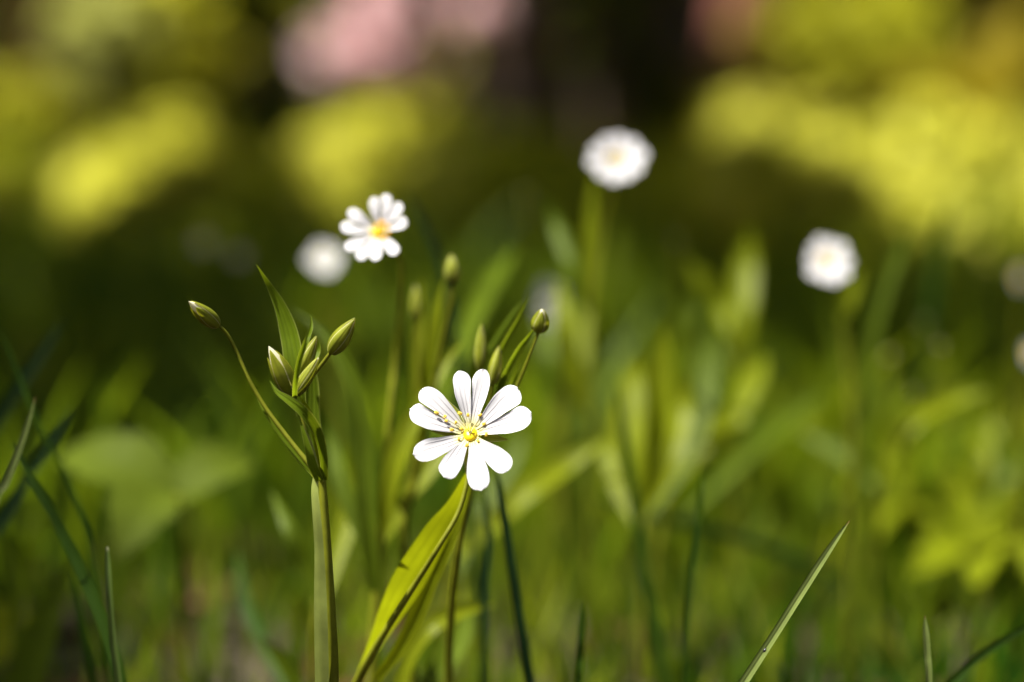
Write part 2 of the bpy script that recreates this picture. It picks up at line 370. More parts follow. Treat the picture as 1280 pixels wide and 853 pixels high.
# ================================================================== SETTING
# soil: one sheet to the horizon, gently uneven near the camera
def soil():
    m = bpy.data.materials.new('soil_brown'); m.use_nodes = True; N = m.node_tree.nodes; L = m.node_tree.links; pb = N["Principled BSDF"]
    pb.inputs["Roughness"].default_value = .95
    tc = N.new("ShaderNodeTexCoord"); n1 = N.new("ShaderNodeTexNoise"); n1.inputs["Scale"].default_value = 14; n1.inputs["Detail"].default_value = 8
    L.new(tc.outputs["Object"], n1.inputs[0]); r = N.new("ShaderNodeValToRGB"); L.new(n1.outputs[0], r.inputs[0])
    r.color_ramp.elements[0].position = .35; r.color_ramp.elements[0].color = (.020, .012, .007, 1)
    r.color_ramp.elements[1].position = .68; r.color_ramp.elements[1].color = (.038, .021, .009, 1)
    # green-yellow further off: sunlit turf put into the ground colour
    n2 = N.new("ShaderNodeTexNoise"); n2.inputs["Scale"].default_value = 1.3; L.new(tc.outputs["Object"], n2.inputs[0])
    sx = N.new("ShaderNodeSeparateXYZ"); L.new(tc.outputs["Object"], sx.inputs[0])
    mr = N.new("ShaderNodeMapRange"); mr.inputs[1].default_value = 1.0; mr.inputs[2].default_value = 3.0; L.new(sx.outputs[1], mr.inputs[0])
    mx = N.new("ShaderNodeMix"); mx.data_type = 'RGBA'; mx.inputs[7].default_value = (.22, .20, .012, 1); L.new(mr.outputs[0], mx.inputs[0]); L.new(r.outputs[0], mx.inputs[6])
    L.new(mx.outputs[2], pb.inputs["Base Color"])
    bp = N.new("ShaderNodeBump"); bp.inputs["Distance"].default_value = .01; L.new(n1.outputs[0], bp.inputs["Height"]); L.new(bp.outputs[0], pb.inputs["Normal"])
    mb = MB()
    xs = [-300, -80, -20, -8, -4] + [-3 + .25 * i for i in range(25)] + [4, 8, 20, 80, 300]
    ys = [-60, -10, -2] + [-.5 + .25 * i for i in range(40)] + [11, 14, 20, 40, 100, 400]
    rows = []; uvs = []
    for y in ys:
        rows.append([Vector((x, y, -.006 + (.010 * mnoise.noise(Vector((x * 1.1, y * 1.1, 3))) if abs(x) < 4 and y < 10 else 0))) for x in xs]); uvs.append([(x, y) for x in xs])
    mb.grid(rows, uvs); o = mb.build('ground', m); tag(o, None, None, kind='structure')
soil()

# ------------------------------------------------------------------ blades & leaves in bulk (numpy)
def bulk_mat(name, c0, c1, t0, t1, tmix=.45, rough=.5):
    m = bpy.data.materials.new(name); m.use_nodes = True; N = m.node_tree.nodes; L = m.node_tree.links; pb = N["Principled BSDF"]; out = N["Material Output"]
    pb.inputs["Roughness"].default_value = rough; pb.inputs["Specular IOR Level"].default_value = .08
    at = N.new("ShaderNodeAttribute"); at.attribute_name = 'tint'
    def mixc(a, b):
        mx = N.new("ShaderNodeMix"); mx.data_type = 'RGBA'; mx.inputs[6].default_value = (*a, 1); mx.inputs[7].default_value = (*b, 1); L.new(at.outputs["Fac"], mx.inputs[0]); return mx.outputs[2]
    L.new(mixc(c0, c1), pb.inputs["Base Color"]); tr = N.new("ShaderNodeBsdfTranslucent"); L.new(mixc(t0, t1), tr.inputs[0])
    ms = N.new("ShaderNodeMixShader"); ms.inputs[0].default_value = tmix; L.new(pb.outputs[0], ms.inputs[1]); L.new(tr.outputs[0], ms.inputs[2]); L.new(ms.outputs[0], out.inputs[0])
    return m
def np_mesh(name, V, F, tint, m, parent=None, loc=(0, 0, 0), tri=False):
    """V (n,3), F (k,4), tint per vertex"""
    me = bpy.data.meshes.new(name); me.vertices.add(len(V)); me.vertices.foreach_set("co", (V - np.array(loc)).astype(np.float32).ravel())
    k = F.shape[1]; me.loops.add(F.size); me.loops.foreach_set("vertex_index", F.astype(np.int32).ravel())
    me.polygons.add(len(F)); me.polygons.foreach_set("loop_start", np.arange(0, F.size, k, dtype=np.int32))
    me.polygons.foreach_set("use_smooth", np.ones(len(F), dtype=bool))
    a = me.attributes.new('tint', 'FLOAT', 'POINT'); a.data.foreach_set("value", tint.astype(np.float32))
    me.materials.append(m); me.update(calc_edges=True); me.validate()
    o = bpy.data.objects.new(name, me); col.objects.link(o)
    if parent: o.parent = parent
    else: o.location = loc
    return o
def blades(pos, h, w, tint, rng, lean=.45, nseg=4):
    n = len(pos); az = rng.uniform(0, 2 * np.pi, n); az2 = rng.uniform(0, 2 * np.pi, n)
    ld = np.stack([np.cos(az), np.sin(az), np.zeros(n)], 1) * (rng.uniform(.1, 1, n) * lean)[:, None]
    sd_ = np.stack([np.cos(az2), np.sin(az2), np.zeros(n)], 1)
    rows = []
    for i in range(nseg + 1):
        t = i / nseg; c = pos + np.array([0, 0, 1]) * (h * (t - .18 * t * t))[:, None] + ld * (h * t * t)[:, None]
        ww = (w * .5 * (1 - t ** 2.2) * (.7 + .6 * t * (1 - t) * 2))[:, None] + 1e-5
        rows += [c - sd_ * ww, c + sd_ * ww]
    V = np.stack(rows, 1).reshape(-1, 3); k = 2 * (nseg + 1)
    base = (np.arange(n) * k)[:, None]
    F = np.concatenate([base + np.array([2 * i, 2 * i + 1, 2 * i + 3, 2 * i + 2]) for i in range(nseg)], 0)
    return V, F, np.repeat(tint, k)
def leaf_cards(pos, size, tint, rng, flat=.6, asp=.5):
    """pointed leaf of six corners, folded along its middle"""
    n = len(pos); a = rng.uniform(0, 2 * np.pi, n)
    nz = np.stack([rng.normal(0, 1, n) * (1 - flat), rng.normal(0, 1, n) * (1 - flat), np.ones(n) * (flat + .05) * rng.choice([1, 1, 1, -1], n)], 1); nz /= np.linalg.norm(nz, axis=1)[:, None]
    t = np.stack([np.cos(a), np.sin(a), rng.normal(-.2, .4, n)], 1); t -= nz * (t * nz).sum(1)[:, None]; t /= np.linalg.norm(t, axis=1)[:, None]
    b = np.cross(nz, t); s = size[:, None]
    pts = [pos - t * s * .5, pos - t * s * .12 + b * s * asp * .5 + nz * s * .08, pos + t * s * .22 + b * s * asp * .38 + nz * s * .06, pos + t * s * .5 - nz * s * .05,
           pos + t * s * .22 - b * s * asp * .38 + nz * s * .06, pos - t * s * .12 - b * s * asp * .5 + nz * s * .08]
    V = np.stack(pts, 1).reshape(-1, 3); base = (np.arange(n) * 6)[:, None]
    F = np.concatenate([base + np.array([0, 3, 2, 1]), base + np.array([0, 5, 4, 3])], 0)
    return V, F, np.repeat(tint, 6)

# ------------------------------------------------------------------ holes left in the unseen crowns so sun lands where chosen
def gpos(px, py, d):
    p = P(px, py, d); q = p - SUN * ((p.z - .1) / SUN.z); return q.x, q.y
LIT = []          # ellipses (x, y, rx, ry) on the plane z = 0.1
def lit_at(px, py, d, rx, ry): LIT.append((*gpos(px, py, d), rx, ry))
lit_at(520, 500, .50, .105, .10); lit_at(590, 560, .50, .06, .10); lit_at(330, 450, .5, .045, .02); lit_at(540, 740, .52, .06, .07)
lit_at(1010, 740, .50, .05, .05)
lit_at(467, 285, .58, .05, .05); lit_at(770, 198, .68, .05, .06); lit_at(1033, 326, .70, .05, .06)
lit_at(25, 560, .53, .01, .02); lit_at(137, 745, .52, .01, .02); LIT.append((gx(745, 3.7), 3.70, .03, .03)); LIT.append((gx(770, 3.6), 3.60, .04, .04)); LIT.append((gx(790, 3.7) + .08, 3.75, .03, .03)); [LIT.append((gx(q_, 4.2) - SUN.x / SUN.z * (z_ - .1), 4.2 - SUN.y / SUN.z * (z_ - .1), -.015, -.01)) for q_, z_ in ((630, .14), (690, .22), (660, .07))]; lit_at(190, 610, .68, .02, .02); lit_at(135, 580, .69, .02, .01); lit_at(405, 322, .79, .01, .01); lit_at(688, 380, .80, .02, .02); lit_at(400, 720, .5, .04, .04); lit_at(280, 420, .5, .04, .04)
lit_at(830, 520, .67, .08, .07); lit_at(930, 360, .8, .05, .05); lit_at(735, 290, .75, .04, .05); lit_at(1100, 420, .75, .05, .05)
lit_at(1200, 640, .78, .12, .12); lit_at(860, 680, .9, .10, .12); lit_at(1060, 640, .9, .10, .08); lit_at(1180, 500, .72, .05, .05)
lit_at(1230, 540, .8, .06, .06); lit_at(560, 560, .6, .08, .06); lit_at(660, 380, .6, .06, .06); lit_at(720, 620, .66, .08, .05)
rl = random.Random(5)
for i in range(46):                                    # small sun flecks on the shaded turf
    y = rl.uniform(.75, 1.6); x = rl.uniform(-.03 * y, .25 + .2 * y) if i % 5 else rl.uniform(-.3 * y, 0); s = rl.uniform(.003, .03); LIT.append((x, y, s, s * rl.uniform(.8, 1.6)))
# far sunlit glades
def glade(px0, px1, d0, d1): LIT.append(((px0 + px1) / 2 * 0 + ((px0 + px1) / 2 - 640) * sc((d0 + d1) / 2), (d0 + d1) / 2, (px1 - px0) / 2 * sc((d0 + d1) / 2) - .035, (d1 - d0) / 2 - .04))
glade(85, 270, 1.85, 3.1); glade(-150, 20, 2.6, 3.4); glade(385, 560, 1.85, 3.4)
glade(880, 1060, 1.7, 3.2); glade(1020, 1160, 1.45, 2.8); glade(1180, 1420, 1.4, 2.6); glade(1190, 1300, 2.4, 3.2)
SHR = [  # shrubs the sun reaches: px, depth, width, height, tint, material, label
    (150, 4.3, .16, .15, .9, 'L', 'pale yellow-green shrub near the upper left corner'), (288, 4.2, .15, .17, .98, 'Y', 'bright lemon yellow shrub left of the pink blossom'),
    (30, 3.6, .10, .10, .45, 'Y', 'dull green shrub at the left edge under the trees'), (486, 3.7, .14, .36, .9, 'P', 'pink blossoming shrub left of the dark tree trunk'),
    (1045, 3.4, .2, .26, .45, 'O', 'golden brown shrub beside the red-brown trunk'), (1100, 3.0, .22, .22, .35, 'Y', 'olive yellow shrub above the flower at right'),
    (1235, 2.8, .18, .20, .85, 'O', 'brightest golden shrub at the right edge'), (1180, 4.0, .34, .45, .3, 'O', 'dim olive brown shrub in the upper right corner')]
for z_ in (.1, .3, .5): LIT.append((gx(930, 3.9) - SUN.x / SUN.z * (z_ - .1), 3.9 - SUN.y / SUN.z * (z_ - .1) - .04, .05, .05))
for (px, d, w, h, c, mm, lab) in SHR:
    for zf in ((.1, .5, .9) if px not in (150, 288) else (.8, 1.3, 1.9)):
        x_, y_ = gx(px, d), d; LIT.append((x_ - SUN.x / SUN.z * (h * zf - .1), y_ - SUN.y / SUN.z * (h * zf - .1), w * (.85 if px < 700 else .35), w * (.85 if px < 700 else .35)))
LA = np.array(LIT)
def lit_mask(x, y):
    m = np.zeros(len(x), bool)
    for cx, cy, rx, ry in LA: m |= ((x - cx) / (rx + .045)) ** 2 + ((y - cy) / (ry + .045)) ** 2 < 1
    return m

bark = bpy.data.materials.new('bark_brown'); bark.use_nodes = True
def bark_mat(name, c0, c1):
    m = bpy.data.materials.new(name); m.use_nodes = True; N = m.node_tree.nodes; L = m.node_tree.links; pb = N["Principled BSDF"]; pb.inputs["Roughness"].default_value = .9
    tc = N.new("ShaderNodeTexCoord"); mp = N.new("ShaderNodeMapping"); mp.inputs["Scale"].default_value = (22, 22, 5); L.new(tc.outputs["Object"], mp.inputs[0])
    nz = N.new("ShaderNodeTexNoise"); nz.inputs["Detail"].default_value = 7; nz.inputs["Scale"].default_value = 1; L.new(mp.outputs[0], nz.inputs[0])
    r = N.new("ShaderNodeValToRGB"); r.color_ramp.elements[0].position = .38; r.color_ramp.elements[1].position = .66
    r.color_ramp.elements[0].color = (*c0, 1); r.color_ramp.elements[1].color = (*c1, 1); L.new(nz.outputs[0], r.inputs[0]); L.new(r.outputs[0], pb.inputs["Base Color"])
    bp = N.new("ShaderNodeBump"); bp.inputs["Distance"].default_value = .03; L.new(nz.outputs[0], bp.inputs["Height"]); L.new(bp.outputs[0], pb.inputs["Normal"]); return m
bpy.data.materials.remove(bark)
BARK = bark_mat('bark_dark', (.035, .022, .013), (.15, .085, .055)); BARKR = bark_mat('bark_red', (.15, .04, .028), (.50, .18, .13))
CROWN = bulk_mat('shade_crown_leaves', (.03, .05, .006), (.08, .10, .008), (.03, .05, .004), (.07, .09, .006), .35)

TREES = [  # name label, x, y, trunk radius, bark
    ('dark thick tree trunk behind the topmost white flower', gx(655, 4.3), 4.3, .098, BARK),
    ('slimmer dark trunk close to the right of the thick trunk', gx(838, 5.0), 5.0, .10, BARK),
    ('red-brown tree trunk at the edge of the golden shrubs', gx(930, 3.9), 3.9, .045, BARKR),
    ('dark trunk with a rusty edge in the upper left corner', gx(60, 6.4), 6.4, .12, BARKR)]
rng = np.random.default_rng(3)
NL = 52000
zz = rng.uniform(2.3, 4.4, NL); sx_ = rng.uniform(-3.2, 3.2, NL); sy_ = rng.uniform(.0, 9.0, NL)
keep = ~lit_mask(sx_, sy_)  # unseen crown leaves set along sun rays to shape the shade
sx_, sy_, zz = sx_[keep], sy_[keep], zz[keep]
tpar = (zz - .1) / SUN.z
Q = np.stack([sx_ + SUN.x * tpar, sy_ + SUN.y * tpar, zz], 1)
own = np.argmin(np.stack([np.hypot(Q[:, 0] - t[1], (Q[:, 1] - t[2]) * .9) for t in TREES], 1), 1)
for ti, (lab, tx, ty, tr, bm) in enumerate(TREES):
    root = bpy.data.objects.new('tree', None); col.objects.link(root); root.location = (tx, ty, 0); tag(root, lab, 'tree', 'tree trunks at the back of the glade')
    rs = random.Random(ti + 20); mb = MB(); base = Vector((tx, ty, 0))
    mb.tube([base + Vector((0, 0, -.05)), base + Vector((.0, 0, .12)), base + Vector((.02, 0, .6)), base + Vector((-.03, .02, 1.8)), base + Vector((.02, 0, 3.2)), base + Vector((0, 0, 4.6))],
            [tr * 1.5, tr * 1.15, tr, tr * .9, tr * .65, tr * .15], 18, 40)
    me_q = Q[own == ti]
    trunk = mb.build('trunk', bm, root, base)
    for k_ in range(60 if len(me_q) > 50 else 0):
        if len([c_ for c_ in root.children if c_.name.startswith('limb')]) > 11: break
        e = Vector(me_q[rs.randrange(len(me_q))]); s0 = base + Vector((0, 0, rs.uniform(1.7, 3.6))); e.z = max(e.z, s0.z + .1); mid = lerp(s0, e, .5) + Vector((0, 0, .25))
        sh = np.array([[*(crom([tuple(s0), tuple(mid), tuple(e)], j_ / 20))] for j_ in range(21)]); tt_ = (sh[:, 2] - .1) / SUN.z
        if lit_mask(sh[:, 0] - SUN.x * tt_, sh[:, 1] - SUN.y * tt_).any(): continue      # limbs that would shade a chosen sun patch are left out
        mb = MB(); mb.tube([s0, mid, e], [tr * .38, tr * .22, tr * .05], 8, 14); mb.build('limb', bm, root, base)
    if len(me_q):
        V, F, T = leaf_cards(me_q, rng.uniform(.10, .17, len(me_q)), rng.uniform(0, 1, len(me_q)), rng, .75, .62)
        np_mesh('shade_crown', V, F, T, CROWN, root, (tx, ty, 0))

# ------------------------------------------------------------------ turf (uncountable grass) and litter
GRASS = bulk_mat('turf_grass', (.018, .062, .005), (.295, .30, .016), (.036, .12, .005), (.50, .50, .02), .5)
def wedge(n, y0, y1, power=1.0, margin=.35):
    y = y0 + (y1 - y0) * rng.uniform(0, 1, n) ** power; x = rng.uniform(-1, 1, n) * (.23 * y + margin); return x, y
def clumpy(x, y, f=3.0, s=0.0):
    return np.array([mnoise.noise(Vector((a * f, b * f, s))) for a, b in zip(x, y)])
parts = []
for (n, y0, y1, h0, h1, w0, w1, pw) in ((5500, .62, .86, .025, .055, .0016, .0042, 1.0), (9000, .86, 1.3, .03, .085, .0018, .0050, 1.0), (11000, 1.2, 2.4, .04, .10, .003, .006, 1.0), (19000, 2.2, 5.5, .035, .075, .004, .009, .9), (12000, 5, 10, .04, .10, .007, .014, .9), (2500, -.2, .62, .02, .045, .0018, .004, 1)):
    x, y = wedge(n, y0, y1, pw); cl = clumpy(x, y, 2.6, 1.0); h = rng.uniform(h0, h1, n) * (1 + .5 * cl); w = rng.uniform(w0, w1, n)
    far = np.clip((y - 1.2) / 1.2, 0, 1)  # farther blades tinted yellower, sun brightness put into their colour
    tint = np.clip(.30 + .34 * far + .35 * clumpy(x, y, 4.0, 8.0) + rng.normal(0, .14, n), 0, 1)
    k = cl + rng.uniform(-.5, .9, n) - (.42 * (x < -.02) if y1 < 1.5 and y0 > .5 else 0) > -.25
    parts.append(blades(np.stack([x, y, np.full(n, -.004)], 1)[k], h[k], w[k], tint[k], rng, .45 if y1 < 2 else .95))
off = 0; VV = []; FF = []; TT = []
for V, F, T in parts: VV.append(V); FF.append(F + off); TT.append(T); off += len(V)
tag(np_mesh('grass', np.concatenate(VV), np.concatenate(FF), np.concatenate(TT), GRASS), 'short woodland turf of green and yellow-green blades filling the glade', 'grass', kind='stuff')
LITTER = bulk_mat('litter_leaves', (.022, .013, .005), (.065, .032, .011), (.02, .010, .003), (.05, .02, .006), .2, .8)
x, y = wedge(2600, .3, 2.6); n = len(x)
V, F, T = leaf_cards(np.stack([x, y, rng.uniform(.002, .012, n)], 1), rng.uniform(.012, .035, n), rng.uniform(0, 1, n), rng, .8, .55)
tag(np_mesh('leaf_litter', V, F, T, LITTER), 'dry reddish brown leaf litter lying between the grass', 'leaf litter', kind='stuff')
SUN_FILL = bulk_mat('sun_fill_leaf', (.26, .27, .012), (.58, .55, .09), (.42, .42, .01), (.85, .80, .11), .5)  # pale leaves added in the glades, sunlight put into their colour
qs = []
for (px0, px1, d0, d1, n_, thr) in ((80, 285, 1.8, 3.3, 5200, -.05), (375, 575, 1.8, 3.5, 5200, -.1), (880, 1420, 1.75, 3.0, 9000, .17)):
    d_ = rng.uniform(d0, d1, n_); x_ = (rng.uniform(px0, px1, n_) - 640) * sc(1) * d_; c_ = clumpy(x_, d_, 7.0 if px0 < 800 else 13.0, 4.0); k = c_ > thr
    qs.append(np.stack([x_[k], d_[k], rng.uniform(.02, .05, k.sum()) + np.clip(c_[k], 0, 1) * .11], 1))
qs = np.concatenate(qs); n = len(qs)
V, F, T = leaf_cards(qs, rng.uniform(.018, .045, n), np.clip(rng.normal(.6, .25, n), 0, 1), rng, .5, .6)
tag(np_mesh('sun_fill_leaves', V, F, T, SUN_FILL), 'pale yellow-green leaves added low in the glades to brighten them', 'glade fill leaves', kind='stuff')
# taller leafy undergrowth, out of focus between the flowers
UNDER = bulk_mat('undergrowth_leaves', (0.0187, 0.0518, 0.0043), (0.1440, 0.1800, 0.0043), (0.0396, 0.1044, 0.0043), (0.3024, 0.3528, 0.0058), .5)
x, y = wedge(2000, .80, 1.7, 1.2, .25); cl = clumpy(x, y, 4, 5.0); k = cl + rng.uniform(-.3, .6, len(x)) - .3 * (x < -.05) > .1; x, y = x[k], y[k]; n = len(x)
tint = np.clip(.35 + .9 * x + .5 * clumpy(x, y, 5, 2.0) + rng.normal(0, .15, n), 0, 1)  # yellower to the right, that side's sunlight put into the tint
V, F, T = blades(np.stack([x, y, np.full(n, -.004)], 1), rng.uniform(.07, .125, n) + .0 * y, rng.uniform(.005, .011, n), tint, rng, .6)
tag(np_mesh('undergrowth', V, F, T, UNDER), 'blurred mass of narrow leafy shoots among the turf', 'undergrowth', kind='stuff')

# ------------------------------------------------------------------ far shrubs
def shrub(name, label, px, d, w, h, z0, n, c, leaf, m, group, seed, cat='shrub'):
    r = np.random.default_rng(seed); cx = gx(px, d); cy = d; root = bpy.data.objects.new(name, None); col.objects.link(root); root.location = (cx, cy, 0); tag(root, label, cat, group)
    nb = 14; bl = np.stack([r.normal(0, .38, nb) * w, r.normal(0, .3, nb) * w, z0 + r.uniform(.05, 1, nb) * h], 1); bs = r.uniform(.12, .3, nb) * w
    i = r.integers(0, nb, n); q = bl[i] + r.normal(0, 1, (n, 3)) * bs[i][:, None] * np.array([.6, .6, .5]); q = q[(q[:, 2] > .01)]; q += np.array([cx, cy, 0]); i = len(q)
    V, F, T = leaf_cards(q, r.uniform(.6, 1.3, i) * leaf, np.clip(r.normal(c, .22, i), 0, 1), r, .4, .6)
    np_mesh('leaves' if cat == 'shrub' else 'blossom', V, F, T, m, root, (cx, cy, 0))
    mb = MB()
    for b in bl[:9]:
        e = Vector((cx + b[0], cy + b[1], b[2])); mb.tube([Vector((cx + b[0] * .1, cy + b[1] * .1, -.02)), lerp(Vector((cx, cy, 0)), e, .5) + Vector((b[0] * .1, 0, .03)), e], [.012, .008, .003], 6, 10)
    mb.build('branches', BARK, root, Vector((cx, cy, 0)))
    return root
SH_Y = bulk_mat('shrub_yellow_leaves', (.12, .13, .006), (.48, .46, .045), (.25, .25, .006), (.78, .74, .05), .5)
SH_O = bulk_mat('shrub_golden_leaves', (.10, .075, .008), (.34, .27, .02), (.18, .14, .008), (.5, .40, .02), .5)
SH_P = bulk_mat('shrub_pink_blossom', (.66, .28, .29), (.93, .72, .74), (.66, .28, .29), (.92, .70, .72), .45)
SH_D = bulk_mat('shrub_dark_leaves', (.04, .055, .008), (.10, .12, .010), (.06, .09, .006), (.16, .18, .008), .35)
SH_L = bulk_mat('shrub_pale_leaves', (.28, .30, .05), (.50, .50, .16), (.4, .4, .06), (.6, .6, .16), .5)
SM = {'L': SH_L, 'Y': SH_Y, 'P': SH_P, 'O': SH_O}
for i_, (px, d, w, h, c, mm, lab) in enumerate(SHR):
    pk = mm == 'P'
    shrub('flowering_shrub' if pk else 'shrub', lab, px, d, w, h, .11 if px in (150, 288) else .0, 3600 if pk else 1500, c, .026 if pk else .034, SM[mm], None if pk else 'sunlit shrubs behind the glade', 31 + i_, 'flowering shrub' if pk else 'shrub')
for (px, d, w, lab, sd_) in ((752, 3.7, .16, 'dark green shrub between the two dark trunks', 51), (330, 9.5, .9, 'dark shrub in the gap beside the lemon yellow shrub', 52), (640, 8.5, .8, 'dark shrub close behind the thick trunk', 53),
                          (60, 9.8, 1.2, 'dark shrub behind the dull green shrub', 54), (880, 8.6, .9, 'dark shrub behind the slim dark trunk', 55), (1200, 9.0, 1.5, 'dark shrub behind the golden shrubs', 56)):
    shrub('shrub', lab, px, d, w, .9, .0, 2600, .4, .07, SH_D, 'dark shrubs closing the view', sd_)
shrub('shrub', 'slim dark bush added to darken the gap between the sunlit grass patches', 330, 3.0, .10, .35, .0, 700, .5, .04, SH_D, 'dark shrubs closing the view', 57)  # added dark bush deepening the shaded gap
# woods closing the horizon; tall unseen ring added to block low sky light
n = 30000; ang = rng.uniform(-math.pi, math.pi, n); rad = rng.uniform(16, 22, n)
q = np.stack([np.sin(ang) * rad, np.cos(ang) * rad, rng.uniform(0, 1, n) ** 1.1 * 10], 1)
V, F, T = leaf_cards(q, rng.uniform(.5, 1.1, n), rng.uniform(0, 1, n), rng, .3, .6)
tag(np_mesh('woods', V, F, T, SH_D), 'dark far wood ringing the glade, raised tall to block low sky light', 'woods', kind='stuff')

# ================================================================== PLANTS
GS = 'stitchwort plants in flower'
# ---- main flower
f = foot((450, 853, .53))
pl = Plant('flowering_plant', 'white stitchwort in sharp focus with yellow centre at the middle', 'flowering plant', (f[0] - .012, f[1] + .01), GS)
make_flower(pl, 588, 543, .50,
    [((575, 464), (604, 462)), ((648, 487), (664, 517)), ((637, 584), (602, 609)), ((556, 593), (519, 567)), ((513, 512), (526, 488))],
    [23, 30, 26.5, 25.5, 27.5], tilt=32, cup=.32, ov=9.2,
    stamens=[(546, 516), (556, 521), (558, 526), (570, 528), (565, 537), (575, 517), (585, 519), (600, 519), (605, 530), (608, 543), (574, 548), (584, 556), (598, 551), (577, 536)],
    sepals=[(636, 550, 13), (538, 539, 12), (583, 592, 12), (622, 498, 12), (555, 497, 12)], seed=4)
pl.stem([(588, 558, .513, 7), (586, 590, .5135, 5.5), (574, 638, .512, 6), (548, 684, .511, 6.5), (514, 738, .515, 8), (480, 792, .52, 9), (448, 850, .528, 12), (430, 900, .535, 13)])
pl.stem_to_ground([(430, 900, .535, 13), (420, 950, .538, 13)])
pl.leaf([(448, 846, 0.5395, 4, 4), (478, 792, 0.5330, 15, 9), (512, 739, 0.5270, 33, 13), (546, 684, 0.5230, 33, 9), (572, 638, 0.5220, 23, 6), (587, 590, 0.5180, 5, 2)], 'yleaf', fold=.12, roll0=-28, wav=.06, seed=3)
pl.leaf([(470, 850, 0.5430, 6, 6), (497, 815, 0.5380, 8, 8), (521, 768, 0.5340, 10, 11), (543, 715, 0.5300, 9, 10), (566, 665, 0.5260, 7, 8), (589, 603, 0.5240, 2, 2)], 'yleaf', roll=10, fold=.2, seed=5)
# ---- sharp plant with buds
f = foot((408, 853, .505))
pl = Plant('budding_plant', 'sharp green stitchwort stem carrying closed buds left of the main flower', 'budding plant', f, 'stitchwort plants in bud')
pl.stem_to_ground([(400, 575, .502, 8), (401, 592, .502, 12), (403, 606, .502, 10), (405, 640, .502, 12), (409, 700, .502, 13), (413, 770, .503, 14), (416, 853, .505, 15)])
pl.leaf([(402, 900, .505, 9, 9), (401, 853, .503, 9, 11), (399, 760, .500, 8, 10.5), (398, 690, .499, 6, 7.5), (395, 645, .498, 5.5, 6.5), (393, 612, .4985, 5, 5), (395, 592, .499, 4, 4), (393, 572, .4995, 3, 3), (387, 550, .50, 2, 2), (378, 530, .50, .3, .3)], 'sheath', 'leaf_sheath', fold=-.15, n=26, roll=24)
# left bud and its long stalk
make_bud(pl, (272, 407), (236, 377), 21, .502, .497, open_=1.0, roll=.2, seed=1)
pl.stem([(271, 405, .502, 4), (284, 418, .503, 4.6), (297, 442, .504, 4.6), (311, 474, .504, 5), (332, 510, .504, 5.5), (362, 550, .503, 6), (386, 580, .502, 7), (399, 596, .502, 8)], name='bud_stalk')
pl.leaf([(400, 598, .505, 5, 5), (380, 578, .505, 5, 5), (358, 552, .506, 4, 4), (335, 520, .507, 2.5, 2.5), (322, 500, .508, .3, .3)], 'leaf', fold=.3)
# big rear leaf
pl.leaf([(378, 520, 0.5050, 7, 7), (373, 488, 0.5045, 11, 10), (367, 452, 0.5048, 12, 14), (361, 418, 0.5062, 11, 14), (350, 385, 0.5066, 7, 10), (335, 355, 0.5062, 3, 4), (320, 330, 0.5040, .3, .3)], 'leaf', fold=.22, roll=14, n=24, wav=.05)
# rear leaf hugging the cluster
pl.leaf([(402, 600, .508, 7, 7), (393, 560, .510, 12, 11), (389, 520, .511, 14, 11), (389, 480, .512, 11, 9), (386, 445, .512, 3, 3), (384, 430, .512, .3, .3)], 'leaf', fold=.25, roll=-15, n=22)
# small narrow leaf in front
pl.leaf([(368, 500, .497, 3, 3), (369, 478, .493, 3.4, 3.4), (374, 450, .492, 3.6, 3.6), (383, 425, .492, 3.4, 3.4), (389, 408, .495, 2.2, 2.2), (388, 394, .496, .2, .2)], 'leaf', fold=.5, roll=-20, n=24)
make_bud(pl, (366, 493), (336, 433), 26, .498, .495, open_=.9, roll=.35, seed=2)
make_bud(pl, (374, 470), (396, 420), 19, .4985, .4985, open_=.1, roll=.1, seed=3)
make_bud(pl, (370, 494), (399, 446), 17, .4965, .4965, open_=.2, roll=.6, seed=4)
pl.leaf([(384, 468, .507, 4, 4), (392, 450, .507, 6, 5), (398, 438, .508, 4, 3), (399, 427, .508, .3, .3)], 'leaf', fold=.4, roll=10)
# right bud
make_bud(pl, (414, 441), (444, 398), 23, .504, .502, open_=.0, roll=.25, seed=5)
pl.stem([(415, 439, .504, 5), (402, 456, .505, 5), (388, 475, .506, 5), (376, 500, .507, 5), (384, 550, .507, 5), (399, 594, .504, 6)], name='bud_stalk')
# folded front leaf
pl.leaf([(404, 600, .499, 5, 5), (402, 570, .497, 5, 6), (394, 542, .495, 5, 8), (378, 518, .493, 6, 8), (360, 502, .493, 5, 6), (345, 490, .494, 3, 3), (337, 476, .495, .3, .3)], 'leaf', fold=.75, roll=-30, n=26, wav=.05, seed=8)
pl.leaf([(401, 590, .501, 3, 3), (399, 560, .500, 6, 5), (395, 535, .499, 8, 4), (386, 512, .498, 7, 3), (377, 498, .498, 1, 1)], 'yleaf', fold=.3, roll=35, n=18)  # lit inner half of the folded leaf, added as a yellower blade
pl.leaf([(400, 600, .4985, 5, 5), (393, 585, .497, 7, 6), (385, 560, .4965, 4, 5), (378, 535, .497, 2, 2), (372, 515, .498, .3, .3)], 'leaf', fold=.4, roll=10)

